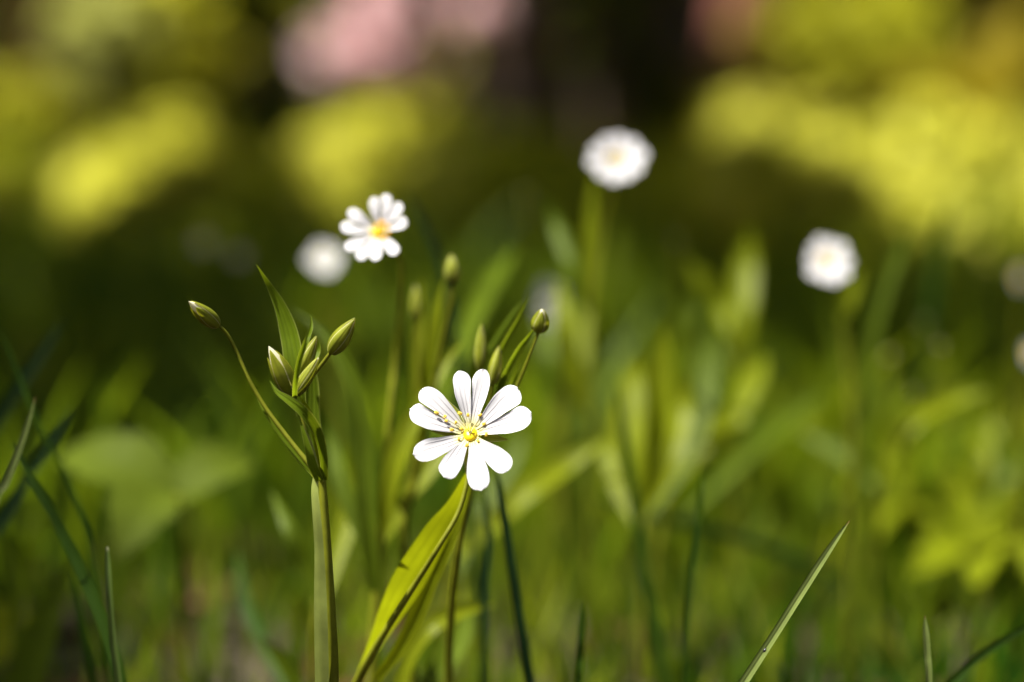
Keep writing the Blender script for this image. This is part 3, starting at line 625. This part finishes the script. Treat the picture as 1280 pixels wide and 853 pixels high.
# ---- second flower
f = foot((466, 853, .585))
pl = Plant('flowering_plant', 'white stitchwort with orange anthers tilted back above the bud stem', 'flowering plant', f, GS)
make_flower(pl, 474, 290, .55, [((467, 246), (484, 243)), ((502, 255), (510, 277)), ((498, 319), (470, 327)), ((449, 325), (433, 312)), ((426, 283), (435, 263))],
    15.5, tilt=26, yaw=-18, cup=.40, ov=6, an='anther_orange', seed=9, fork=.2, deep=.7, stamens=[(470, 282), (478, 279), (486, 284), (487, 293), (481, 299), (472, 298), (466, 291), (480, 288)])
pl.stem_to_ground([(480, 300, .557, 6), (500, 322, .56, 6), (502, 360, .565, 7), (497, 430, .583, 8), (488, 510, .582, 8), (481, 590, .582, 9), (477, 660, .583, 11), (470, 760, .584, 13), (465, 853, .585, 14)])
pl.leaf([(470, 740, .582, 7, 7), (460, 650, .58, 12, 12), (456, 560, .58, 13, 13), (444, 485, .58, 13, 13), (415, 425, .582, 9, 9), (385, 398, .585, 4, 4), (362, 386, .587, .5, .5)], 'olive', fold=.35, roll=12)
pl.leaf([(478, 665, .58, 4, 4), (484, 620, .578, 11, 11), (500, 560, .578, 14, 14), (528, 505, .58, 11, 11), (560, 450, .585, 5, 5), (580, 425, .59, .5, .5)], 'yleaf', fold=.3, roll=-14)
pl.leaf([(477, 680, .59, 5, 5), (505, 630, .592, 12, 12), (540, 580, .595, 14, 14), (575, 540, .60, 9, 9), (605, 505, .605, 1, 1)], 'yleaf', fold=.3, roll=-20)
pl.leaf([(474, 720, .59, 5, 5), (450, 660, .592, 10, 10), (428, 600, .595, 12, 12), (415, 545, .60, 6, 6), (408, 510, .60, .5, .5)], 'olive', fold=.3, roll=10)
# ---- soft budding plant behind
f = foot((520, 853, .60))
pl = Plant('budding_plant', 'blurred stitchwort with dark upright buds right of the orange centred flower', 'budding plant', f, 'stitchwort plants in bud')
make_bud(pl, (566, 355), (564, 318), 20, .565, .565, roll=.2, seed=11)
pl.stem([(566, 354, .565, 6), (562, 390, .566, 6), (550, 440, .57, 6), (540, 500, .575, 7), (524, 580, .585, 8), (505, 660, .59, 9)], name='bud_stalk')
make_bud(pl, (522, 400), (519, 356), 15, .585, .585, roll=.5, seed=12, m='sepal')
pl.stem([(522, 399, .585, 5), (524, 450, .586, 6), (522, 520, .588, 7), (514, 600, .59, 8), (505, 660, .59, 9)], name='bud_stalk')
pl.stem_to_ground([(505, 655, .59, 10), (508, 750, .595, 11), (515, 853, .60, 12)])
pl.leaf([(520, 560, .588, 4, 4), (520, 480, .59, 8, 8), (524, 410, .592, 8, 8), (528, 345, .594, .5, .5)], 'yleaf', fold=.3)
pl.leaf([(524, 560, .588, 4, 4), (534, 470, .58, 7, 7), (544, 400, .578, 7, 7), (556, 345, .578, .5, .5)], 'yleaf', fold=.3, roll=-20)
pl.leaf([(535, 540, .62, 4, 4), (565, 470, .66, 9, 9), (592, 400, .69, 13, 13), (620, 345, .72, 11, 11), (645, 310, .74, 1, 1)], 'olive', fold=.3, roll=-20)
# ---- plant with the round bud
f = foot((560, 853, .56))
pl = Plant('budding_plant', 'stitchwort with one round green bud just above the main flower', 'budding plant', f, 'stitchwort plants in bud')
make_bud(pl, (674, 415), (678, 386), 22, .515, .513, open_=.5, roll=.25, seed=21)
pl.stem([(674, 414, .515, 4), (664, 440, .516, 4), (652, 470, .518, 4.5), (636, 505, .52, 5), (612, 555, .525, 6), (590, 610, .53, 7)], name='bud_stalk')
pl.leaf([(594, 600, .532, 4, 4), (610, 530, .526, 5, 5), (628, 475, .522, 5, 5), (646, 440, .519, 4.5, 4.5), (658, 424, .517, 3.5, 3.5), (668, 411, .516, 1, 1)], 'leaf', fold=.6, roll=-30)
pl.leaf([(596, 590, .535, 3, 3), (620, 530, .53, 4, 4), (640, 480, .527, 3.5, 3.5), (653, 448, .527, .4, .4)], 'leaf', fold=.5, roll=-20)
pl.leaf([(592, 560, .538, 3, 3), (610, 480, .533, 4, 4), (628, 435, .53, 4, 4), (648, 400, .528, 3.5, 3.5), (662, 370, .527, .4, .4)], 'leaf', fold=.5, roll=-20)
pl.leaf([(580, 540, .555, 4, 4), (596, 460, .55, 5, 5), (615, 425, .548, 6, 6), (636, 395, .546, 4, 4), (653, 375, .545, .4, .4)], 'olive', fold=.4, roll=-15)
make_bud(pl, (601, 463), (602, 405), 17, .535, .535, roll=.4, seed=22)
pl.stem([(601, 462, .535, 4), (600, 510, .537, 5), (592, 600, .54, 6)], name='bud_stalk')
make_bud(pl, (616, 480), (624, 432), 17, .522, .522, roll=.1, seed=23)
pl.stem([(616, 479, .522, 4), (608, 530, .526, 5), (592, 605, .53, 6)], name='bud_stalk')
pl.stem_to_ground([(591, 600, .532, 9), (578, 660, .537, 9), (566, 740, .545, 10), (560, 853, .56, 11)])

# ---- blurred flowers further off
def back_flower(cx, cy, d, rx, ry, label, tilt, yaw, seed, stem, leaves=(), nl=5, jitter=.13, an='anther'):
    rs = random.Random(seed); pet = []; a0 = rs.uniform(0, 1)
    for i in range(nl):
        a = a0 + 2 * math.pi * i / nl; pr = []
        for s_ in (.17, -.17):
            aa = a + s_ * (5 / nl) * 1.75; k = rs.uniform(1 - jitter, 1 + jitter); pr.append((cx + rx * k * math.cos(aa), cy - ry * k * math.sin(aa)))
        pet.append(tuple(pr))
    f = foot(stem[-1][:3]); pl = Plant('flowering_plant', label, 'flowering plant', f, GS)
    make_flower(pl, cx, cy, d, pet, max(rx, ry) * .46, tilt, yaw, .28, None, max(2.5, rx * .08), an, seed=seed, fork=.45, deep=.5, pm='petal_far')
    pl.stem_to_ground([(cx, cy + 6, d + .006, 5)] + [(c[0], c[1], c[2] + .006, c[3]) for c in stem])
    for (mm, rl_, lf) in leaves: pl.leaf(lf, mm, fold=.3, roll=rl_)
    return pl
back_flower(771, 199, .67, 36, 34, 'blurred round white flower in front of the dark tree trunk, highest of all', 32, 5, 61,
    [(765, 240, .685, 6), (752, 300, .69, 5), (742, 380, .69, 5), (738, 480, .69, 5)],
    [('yleaf', -10, [(738, 380, .69, 4, 4), (735, 330, .69, 8, 8), (736, 285, .69, 10, 10), (740, 240, .69, 5, 5), (742, 220, .69, 1, 1)]),
     ('olive', 15, [(738, 390, .70, 4, 4), (715, 330, .70, 9, 9), (695, 280, .71, 8, 8), (680, 240, .71, 1, 1)]),
     ('yleaf', 15, [(738, 520, .70, 4, 4), (715, 460, .70, 13, 13), (705, 400, .70, 12, 12), (698, 350, .71, 1, 1)])])
back_flower(1033, 326, .69, 27, 31, 'blurred white flower furthest to the right, beside a tall yellow-green blade', 34, 2, 62,
    [(1045, 360, .705, 6), (1058, 430, .71, 7), (1066, 540, .71, 8)],
    [('yleaf', -10, [(1052, 400, .71, 4, 4), (1060, 375, .71, 10, 10), (1070, 350, .71, 7, 7), (1076, 335, .71, 1, 1)])])
back_flower(405, 323, .76, 21, 21, 'greyish blurred white flower left of the orange centred flower', 30, -5, 63, [(408, 350, .795, 6), (415, 450, .80, 7), (420, 560, .80, 8)], an='filament')
back_flower(689, 380, .80, 18, 29, 'dim blurred narrow white flower behind the round bud', 15, 40, 64, [(690, 420, .845, 5), (692, 480, .85, 6), (694, 560, .85, 8)], an='filament')
back_flower(254, 303, .95, 9, 9, 'faintest grey flower deep in shade at left', 20, 0, 65, [(258, 330, 1.005, 5), (260, 420, 1.01, 6)])
back_flower(299, 320, .95, 9, 8, 'faint grey flower in shade, lower one of the shaded pair', 20, 0, 66, [(298, 340, 1.005, 5), (296, 430, 1.01, 6)])
back_flower(1287, 442, .72, 10, 15, 'white flower cut by the right edge of the picture', 15, 20, 67, [(1284, 465, .745, 6), (1280, 560, .75, 7)])
back_flower(1276, 348, .86, 8, 12, 'tiny pinkish faded flower at the right edge', 15, 20, 68, [(1278, 370, .865, 4), (1272, 460, .87, 5)])

# ---- yellow-green leafy shoots, out of focus
GY = 'blurred yellow-green leafy shoots'
def shoot(label, d, base, leaves, stem=None, cat='leafy shoot', m='yleaf'):
    f = foot((base[0], base[1], d)); pl = Plant('leafy_shoot', label, cat, f, GY)
    top = base if stem is None else stem
    pl.stem_to_ground([(top[0], top[1], d, 5), ((top[0] + base[0]) / 2 + 2, (top[1] + base[1]) / 2 + 10, d, 7), (base[0], base[1] + 30, d, 8)])
    for lf in leaves:
        mm, rl_, pts = lf; pl.leaf([(x, y, d + dz, w, w) for (x, y, w, dz) in pts], mm, fold=.3, roll=rl_)
    return pl
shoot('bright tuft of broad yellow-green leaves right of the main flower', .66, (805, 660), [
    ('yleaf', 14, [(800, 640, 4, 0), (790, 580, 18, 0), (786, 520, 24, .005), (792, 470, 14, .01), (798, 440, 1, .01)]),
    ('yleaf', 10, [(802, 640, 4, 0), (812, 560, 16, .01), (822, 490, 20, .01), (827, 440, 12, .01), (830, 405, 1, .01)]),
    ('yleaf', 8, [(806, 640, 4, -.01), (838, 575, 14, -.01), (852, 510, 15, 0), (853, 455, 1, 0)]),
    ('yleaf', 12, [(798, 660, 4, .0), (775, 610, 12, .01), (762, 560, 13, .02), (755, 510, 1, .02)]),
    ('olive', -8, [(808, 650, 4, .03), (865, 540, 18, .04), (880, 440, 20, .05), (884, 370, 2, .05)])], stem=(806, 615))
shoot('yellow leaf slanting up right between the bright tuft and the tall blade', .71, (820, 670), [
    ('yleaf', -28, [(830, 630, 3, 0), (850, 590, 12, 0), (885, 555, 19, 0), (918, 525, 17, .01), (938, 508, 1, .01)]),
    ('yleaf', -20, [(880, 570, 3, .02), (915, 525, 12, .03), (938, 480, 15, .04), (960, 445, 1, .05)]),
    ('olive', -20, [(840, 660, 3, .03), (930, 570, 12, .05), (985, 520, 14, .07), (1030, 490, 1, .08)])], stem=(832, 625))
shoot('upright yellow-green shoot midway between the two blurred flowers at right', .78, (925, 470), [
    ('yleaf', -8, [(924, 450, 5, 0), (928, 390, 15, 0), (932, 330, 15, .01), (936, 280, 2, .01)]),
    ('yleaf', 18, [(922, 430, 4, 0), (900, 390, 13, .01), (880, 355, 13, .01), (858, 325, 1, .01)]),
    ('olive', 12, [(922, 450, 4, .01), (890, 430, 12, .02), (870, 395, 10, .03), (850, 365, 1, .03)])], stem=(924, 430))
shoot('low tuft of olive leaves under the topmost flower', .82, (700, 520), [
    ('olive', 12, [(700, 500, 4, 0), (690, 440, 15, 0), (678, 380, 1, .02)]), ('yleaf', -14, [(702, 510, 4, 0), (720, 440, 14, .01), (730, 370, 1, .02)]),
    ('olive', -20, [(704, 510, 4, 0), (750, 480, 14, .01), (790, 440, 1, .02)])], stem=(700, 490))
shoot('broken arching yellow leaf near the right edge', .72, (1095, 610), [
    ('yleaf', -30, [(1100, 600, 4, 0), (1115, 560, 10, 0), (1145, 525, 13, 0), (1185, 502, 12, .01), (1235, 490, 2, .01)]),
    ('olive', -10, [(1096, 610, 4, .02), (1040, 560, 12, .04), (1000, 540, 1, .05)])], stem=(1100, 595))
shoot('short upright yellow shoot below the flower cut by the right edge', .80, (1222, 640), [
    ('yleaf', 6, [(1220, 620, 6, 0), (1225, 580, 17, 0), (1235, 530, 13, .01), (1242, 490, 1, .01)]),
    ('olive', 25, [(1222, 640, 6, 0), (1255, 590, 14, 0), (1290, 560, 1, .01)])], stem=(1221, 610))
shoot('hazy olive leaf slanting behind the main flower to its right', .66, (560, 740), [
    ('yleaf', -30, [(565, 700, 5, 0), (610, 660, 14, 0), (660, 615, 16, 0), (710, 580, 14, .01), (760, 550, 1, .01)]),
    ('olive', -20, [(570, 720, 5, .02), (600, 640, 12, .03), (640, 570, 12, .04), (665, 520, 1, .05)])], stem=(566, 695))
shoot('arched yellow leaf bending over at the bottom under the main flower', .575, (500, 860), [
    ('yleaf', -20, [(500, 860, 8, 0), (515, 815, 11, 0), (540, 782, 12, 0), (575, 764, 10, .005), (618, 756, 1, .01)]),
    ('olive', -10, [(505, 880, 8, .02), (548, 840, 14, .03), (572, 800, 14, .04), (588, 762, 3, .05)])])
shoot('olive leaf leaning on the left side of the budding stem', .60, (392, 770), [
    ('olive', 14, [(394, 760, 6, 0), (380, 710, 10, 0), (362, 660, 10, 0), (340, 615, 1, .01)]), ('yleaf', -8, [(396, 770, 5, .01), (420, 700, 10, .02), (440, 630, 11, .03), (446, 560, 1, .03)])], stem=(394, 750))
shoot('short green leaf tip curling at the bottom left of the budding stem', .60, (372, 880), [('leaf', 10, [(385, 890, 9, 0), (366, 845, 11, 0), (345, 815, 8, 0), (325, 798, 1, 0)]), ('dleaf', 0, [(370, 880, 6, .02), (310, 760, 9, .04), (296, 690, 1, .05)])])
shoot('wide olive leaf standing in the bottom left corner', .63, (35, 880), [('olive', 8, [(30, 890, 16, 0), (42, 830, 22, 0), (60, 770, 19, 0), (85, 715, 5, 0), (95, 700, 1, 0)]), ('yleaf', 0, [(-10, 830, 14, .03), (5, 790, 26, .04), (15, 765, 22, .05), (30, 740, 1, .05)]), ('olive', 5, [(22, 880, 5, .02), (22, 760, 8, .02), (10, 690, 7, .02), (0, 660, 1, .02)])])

# ---- broad leaved low plants
def ovate(pl, b, t, w, d0, d1, m='broad', lift=.0, seed=0, tooth=.10, asym=0):
    """broad leaf with toothed edge and side veins; b = stalk end, t = tip"""
    A = P(b[0], b[1], d0); B = P(t[0], t[1], d1); mb = MB(); ax = B - A; L_ = ax.length; ax.normalize()
    side = ax.cross(Vector((0, 0, 1)).lerp(BK, .45)).normalized(); nr = side.cross(ax).normalized(); rows = []; uvs = []
    for i in range(27):
        t_ = i / 26; hw = w / 2 * sc(d0) * (math.sin(math.pi * t_ ** .8) ** .62) * (1 + tooth * (1 if i % 2 else -1)) + 1e-5
        c = A + ax * (t_ * L_) + nr * (L_ * .16 * math.sin(math.pi * t_))
        rows.append([c + side * u * hw * (1 + .16 * mnoise.noise(Vector((t_ * 4, u, seed + 3.0 + b[0])))) + nr * (hw * (.22 * abs(u) + .05 * math.cos(t_ * 40 - abs(u) * 5) * abs(u))) for u in [-1 + k / 4 for k in range(9)]]); uvs.append([(k / 8, t_) for k in range(9)])
    mb.grid(rows, uvs); pl.part('leaf', mb, M[m])
f = foot((226, 853, .665)); pl = Plant('broadleaf_plant', 'blurred broad toothed leaves spreading low at left in the shade', 'broad-leaved plant', f)
ovate(pl, (222, 622), (74, 572), 92, .685, .70); ovate(pl, (224, 620), (148, 700), 92, .68, .64); ovate(pl, (224, 615), (318, 578), 76, .685, .70, seed=2)
pl.stem_to_ground([(223, 620, .655, 6), (228, 680, .66, 8), (230, 760, .665, 8)])
for (c, d, lvs, lab) in (
    ((1225, 700), .80, [((1225, 700), (1140, 720), 66, -.05), ((1228, 695), (1300, 640), 76, .03), ((1225, 690), (1195, 610), 70, .09), ((1230, 700), (1300, 730), 66, -.04), ((1225, 700), (1215, 745), 60, -.09)], 'broad bright yellow leaves lit by the sun at the right edge'),
    ((1120, 640), .86, [((1120, 640), (1060, 600), 46, .04), ((1122, 636), (1160, 575), 46, .06), ((1122, 640), (1185, 660), 46, -.03), ((1120, 640), (1090, 680), 40, -.06)], 'low yellow leaves left of the broad sunlit ones'),
    ((860, 690), .95, [((860, 690), (815, 660), 36, .03), ((862, 688), (900, 640), 36, .05), ((862, 690), (915, 710), 36, -.03), ((860, 690), (835, 735), 34, -.06)], 'small yellow leaf rosette under the dark arching blade'),
    ((935, 700), .92, [((935, 700), (905, 665), 34, .03), ((936, 700), (985, 672), 34, .05), ((936, 700), (960, 740), 34, -.05)], 'small yellow leaf rosette left of the sharp slanting blade'),
    ((930, 790), .84, [((930, 790), (890, 770), 40, .02), ((930, 790), (960, 750), 36, .05), ((930, 790), (925, 830), 36, -.05)], 'dull yellow leaf rosette low down beside the sharp blade'),
    ((1250, 840), .78, [((1250, 840), (1195, 800), 46, .03), ((1250, 840), (1300, 790), 50, .05), ((1250, 840), (1215, 880), 46, -.05)], 'golden leaves in the bottom right corner')):
    f = foot((c[0], c[1], d)); pl = Plant('broadleaf_plant', lab, 'broad-leaved plant', f, 'low sunlit yellow plants on the right')
    for (b, t, w, dz) in lvs: ovate(pl, b, t, w, d, d + dz, 'yleaf')
    pl.stem_to_ground([(c[0], c[1], d, 6), (c[0] + 3, c[1] + 20, d, 7)])

# ---- single grass blades
GB = 'single grass blades standing out of the turf'
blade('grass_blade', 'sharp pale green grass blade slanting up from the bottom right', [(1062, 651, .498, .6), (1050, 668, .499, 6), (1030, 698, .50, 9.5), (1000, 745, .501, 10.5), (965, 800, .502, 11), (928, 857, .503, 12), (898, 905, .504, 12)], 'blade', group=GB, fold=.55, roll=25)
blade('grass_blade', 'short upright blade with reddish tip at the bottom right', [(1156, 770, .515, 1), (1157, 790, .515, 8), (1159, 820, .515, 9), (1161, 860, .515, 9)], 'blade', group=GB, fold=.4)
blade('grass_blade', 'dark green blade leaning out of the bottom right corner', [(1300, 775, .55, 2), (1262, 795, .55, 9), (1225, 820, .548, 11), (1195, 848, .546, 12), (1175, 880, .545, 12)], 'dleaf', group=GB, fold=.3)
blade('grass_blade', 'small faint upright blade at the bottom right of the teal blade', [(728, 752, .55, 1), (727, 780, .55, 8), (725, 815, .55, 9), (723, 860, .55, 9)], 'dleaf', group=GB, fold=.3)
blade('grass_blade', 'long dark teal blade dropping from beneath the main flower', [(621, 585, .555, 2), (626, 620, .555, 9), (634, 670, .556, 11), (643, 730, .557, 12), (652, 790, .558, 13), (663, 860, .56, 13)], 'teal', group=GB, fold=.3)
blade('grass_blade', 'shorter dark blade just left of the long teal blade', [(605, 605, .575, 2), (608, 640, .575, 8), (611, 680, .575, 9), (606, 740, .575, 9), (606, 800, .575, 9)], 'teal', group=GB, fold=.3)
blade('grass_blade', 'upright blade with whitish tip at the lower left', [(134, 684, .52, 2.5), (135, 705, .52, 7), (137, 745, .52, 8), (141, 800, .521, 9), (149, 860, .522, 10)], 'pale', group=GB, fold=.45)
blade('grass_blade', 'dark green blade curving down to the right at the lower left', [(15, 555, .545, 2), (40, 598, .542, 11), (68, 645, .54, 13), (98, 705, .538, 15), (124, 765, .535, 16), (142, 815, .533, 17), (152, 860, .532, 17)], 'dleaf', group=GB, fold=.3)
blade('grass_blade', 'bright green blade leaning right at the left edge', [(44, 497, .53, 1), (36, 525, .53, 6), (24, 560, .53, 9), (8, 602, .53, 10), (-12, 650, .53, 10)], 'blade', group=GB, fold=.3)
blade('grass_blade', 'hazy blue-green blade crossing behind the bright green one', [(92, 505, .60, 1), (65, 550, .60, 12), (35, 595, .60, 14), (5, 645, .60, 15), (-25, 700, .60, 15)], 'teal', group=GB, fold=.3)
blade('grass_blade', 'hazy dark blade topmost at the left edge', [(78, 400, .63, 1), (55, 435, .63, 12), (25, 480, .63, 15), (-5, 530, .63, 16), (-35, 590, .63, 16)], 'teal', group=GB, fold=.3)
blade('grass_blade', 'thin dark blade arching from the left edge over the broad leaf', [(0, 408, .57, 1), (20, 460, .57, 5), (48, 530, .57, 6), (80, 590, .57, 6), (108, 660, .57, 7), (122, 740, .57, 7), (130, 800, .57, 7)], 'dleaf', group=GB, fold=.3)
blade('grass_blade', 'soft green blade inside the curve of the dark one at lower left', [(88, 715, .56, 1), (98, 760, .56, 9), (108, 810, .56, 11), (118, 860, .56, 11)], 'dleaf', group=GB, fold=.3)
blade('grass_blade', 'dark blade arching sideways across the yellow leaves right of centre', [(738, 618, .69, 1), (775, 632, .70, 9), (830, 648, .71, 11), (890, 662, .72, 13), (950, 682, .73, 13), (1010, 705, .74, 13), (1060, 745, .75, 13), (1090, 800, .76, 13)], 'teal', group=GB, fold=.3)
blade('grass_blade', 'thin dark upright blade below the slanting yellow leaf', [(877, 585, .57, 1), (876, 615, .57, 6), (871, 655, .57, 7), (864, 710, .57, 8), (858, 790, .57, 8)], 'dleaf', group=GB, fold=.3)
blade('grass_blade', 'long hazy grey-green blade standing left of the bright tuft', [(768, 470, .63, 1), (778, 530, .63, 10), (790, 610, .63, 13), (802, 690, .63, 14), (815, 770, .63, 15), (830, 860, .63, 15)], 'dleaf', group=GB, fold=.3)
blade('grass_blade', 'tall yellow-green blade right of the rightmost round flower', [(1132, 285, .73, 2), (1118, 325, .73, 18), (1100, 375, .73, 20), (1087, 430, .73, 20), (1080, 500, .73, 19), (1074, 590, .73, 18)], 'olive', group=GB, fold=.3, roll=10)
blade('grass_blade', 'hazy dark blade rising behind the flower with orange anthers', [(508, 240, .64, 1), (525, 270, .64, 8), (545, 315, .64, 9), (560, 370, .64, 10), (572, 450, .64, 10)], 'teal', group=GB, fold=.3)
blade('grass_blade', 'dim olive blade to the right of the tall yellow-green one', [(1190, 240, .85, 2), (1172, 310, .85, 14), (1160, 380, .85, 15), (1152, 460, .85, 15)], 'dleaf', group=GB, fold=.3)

# ---- seed heads that show as small discs of light
GD = 'small pale seed heads on thin stalks'
for (px, py, d, r, lab) in ((1141, 491, .74, 3.6, 'brightest pale seed head, a round disc of light at right'), (1176, 434, .76, 4.5, 'yellowish seed head above the round disc of light'), (658, 243, .85, 3.2, 'faint seed head left of the topmost flower'),
                       (846, 300, .85, 3.0, 'faint brown seed head between the two blurred flowers'), (1112, 446, .82, 5, 'greyish seed head beside the tall yellow-green blade'), (1155, 405, .85, 4, 'small dim seed head highest of the right hand cluster')):
    p = P(px, py, d); pl = Plant('seed_head', lab, 'seed head', (p.x + .004, p.y + .004), GD)
    mb = MB(); k = sc(d) * r; mb.tube([p - UP * k * 1.1, p - UP * k * .6, p + UP * k * .4, p + UP * k * 1.1], [k * .3, k * .95, k * .9, k * .2], 10, 14); pl.part('head', mb, M['seed'])
    pl.stem_to_ground([(px, py + r, d, 2), (px + 3, py + 60, d, 2.5)])

# ---- insect on the sharp blade
p = P(956, 813, .4985); root = bpy.data.objects.new('insect', None); col.objects.link(root); root.location = p; tag(root, 'tiny black insect sitting on the sharp slanting blade', 'insect')
k = sc(.5); a = (RT * .5 + UP * .85).normalized(); b_ = a.cross(BK).normalized(); mb = MB()
mb.tube([p - a * 3.2 * k, p - a * 2 * k, p, p + a * 1.6 * k, p + a * 2.3 * k, p + a * 3.2 * k], [.4 * k, 1.3 * k, 1.6 * k, 1.0 * k, 1.0 * k, .3 * k], 8, 16); mb.build('body', M['insect'], root, p)
for s_ in (-1, 1):
    for j in range(3):
        mb = MB(); q = p + a * (j - 1) * 1.1 * k; mb.tube([q, q + b_ * s_ * 1.8 * k + BK * .5 * k, q + b_ * s_ * 2.8 * k - BK * 1.2 * k], [.25 * k, .22 * k, .15 * k], 5, 6); mb.build('leg', M['insect'], root, p)
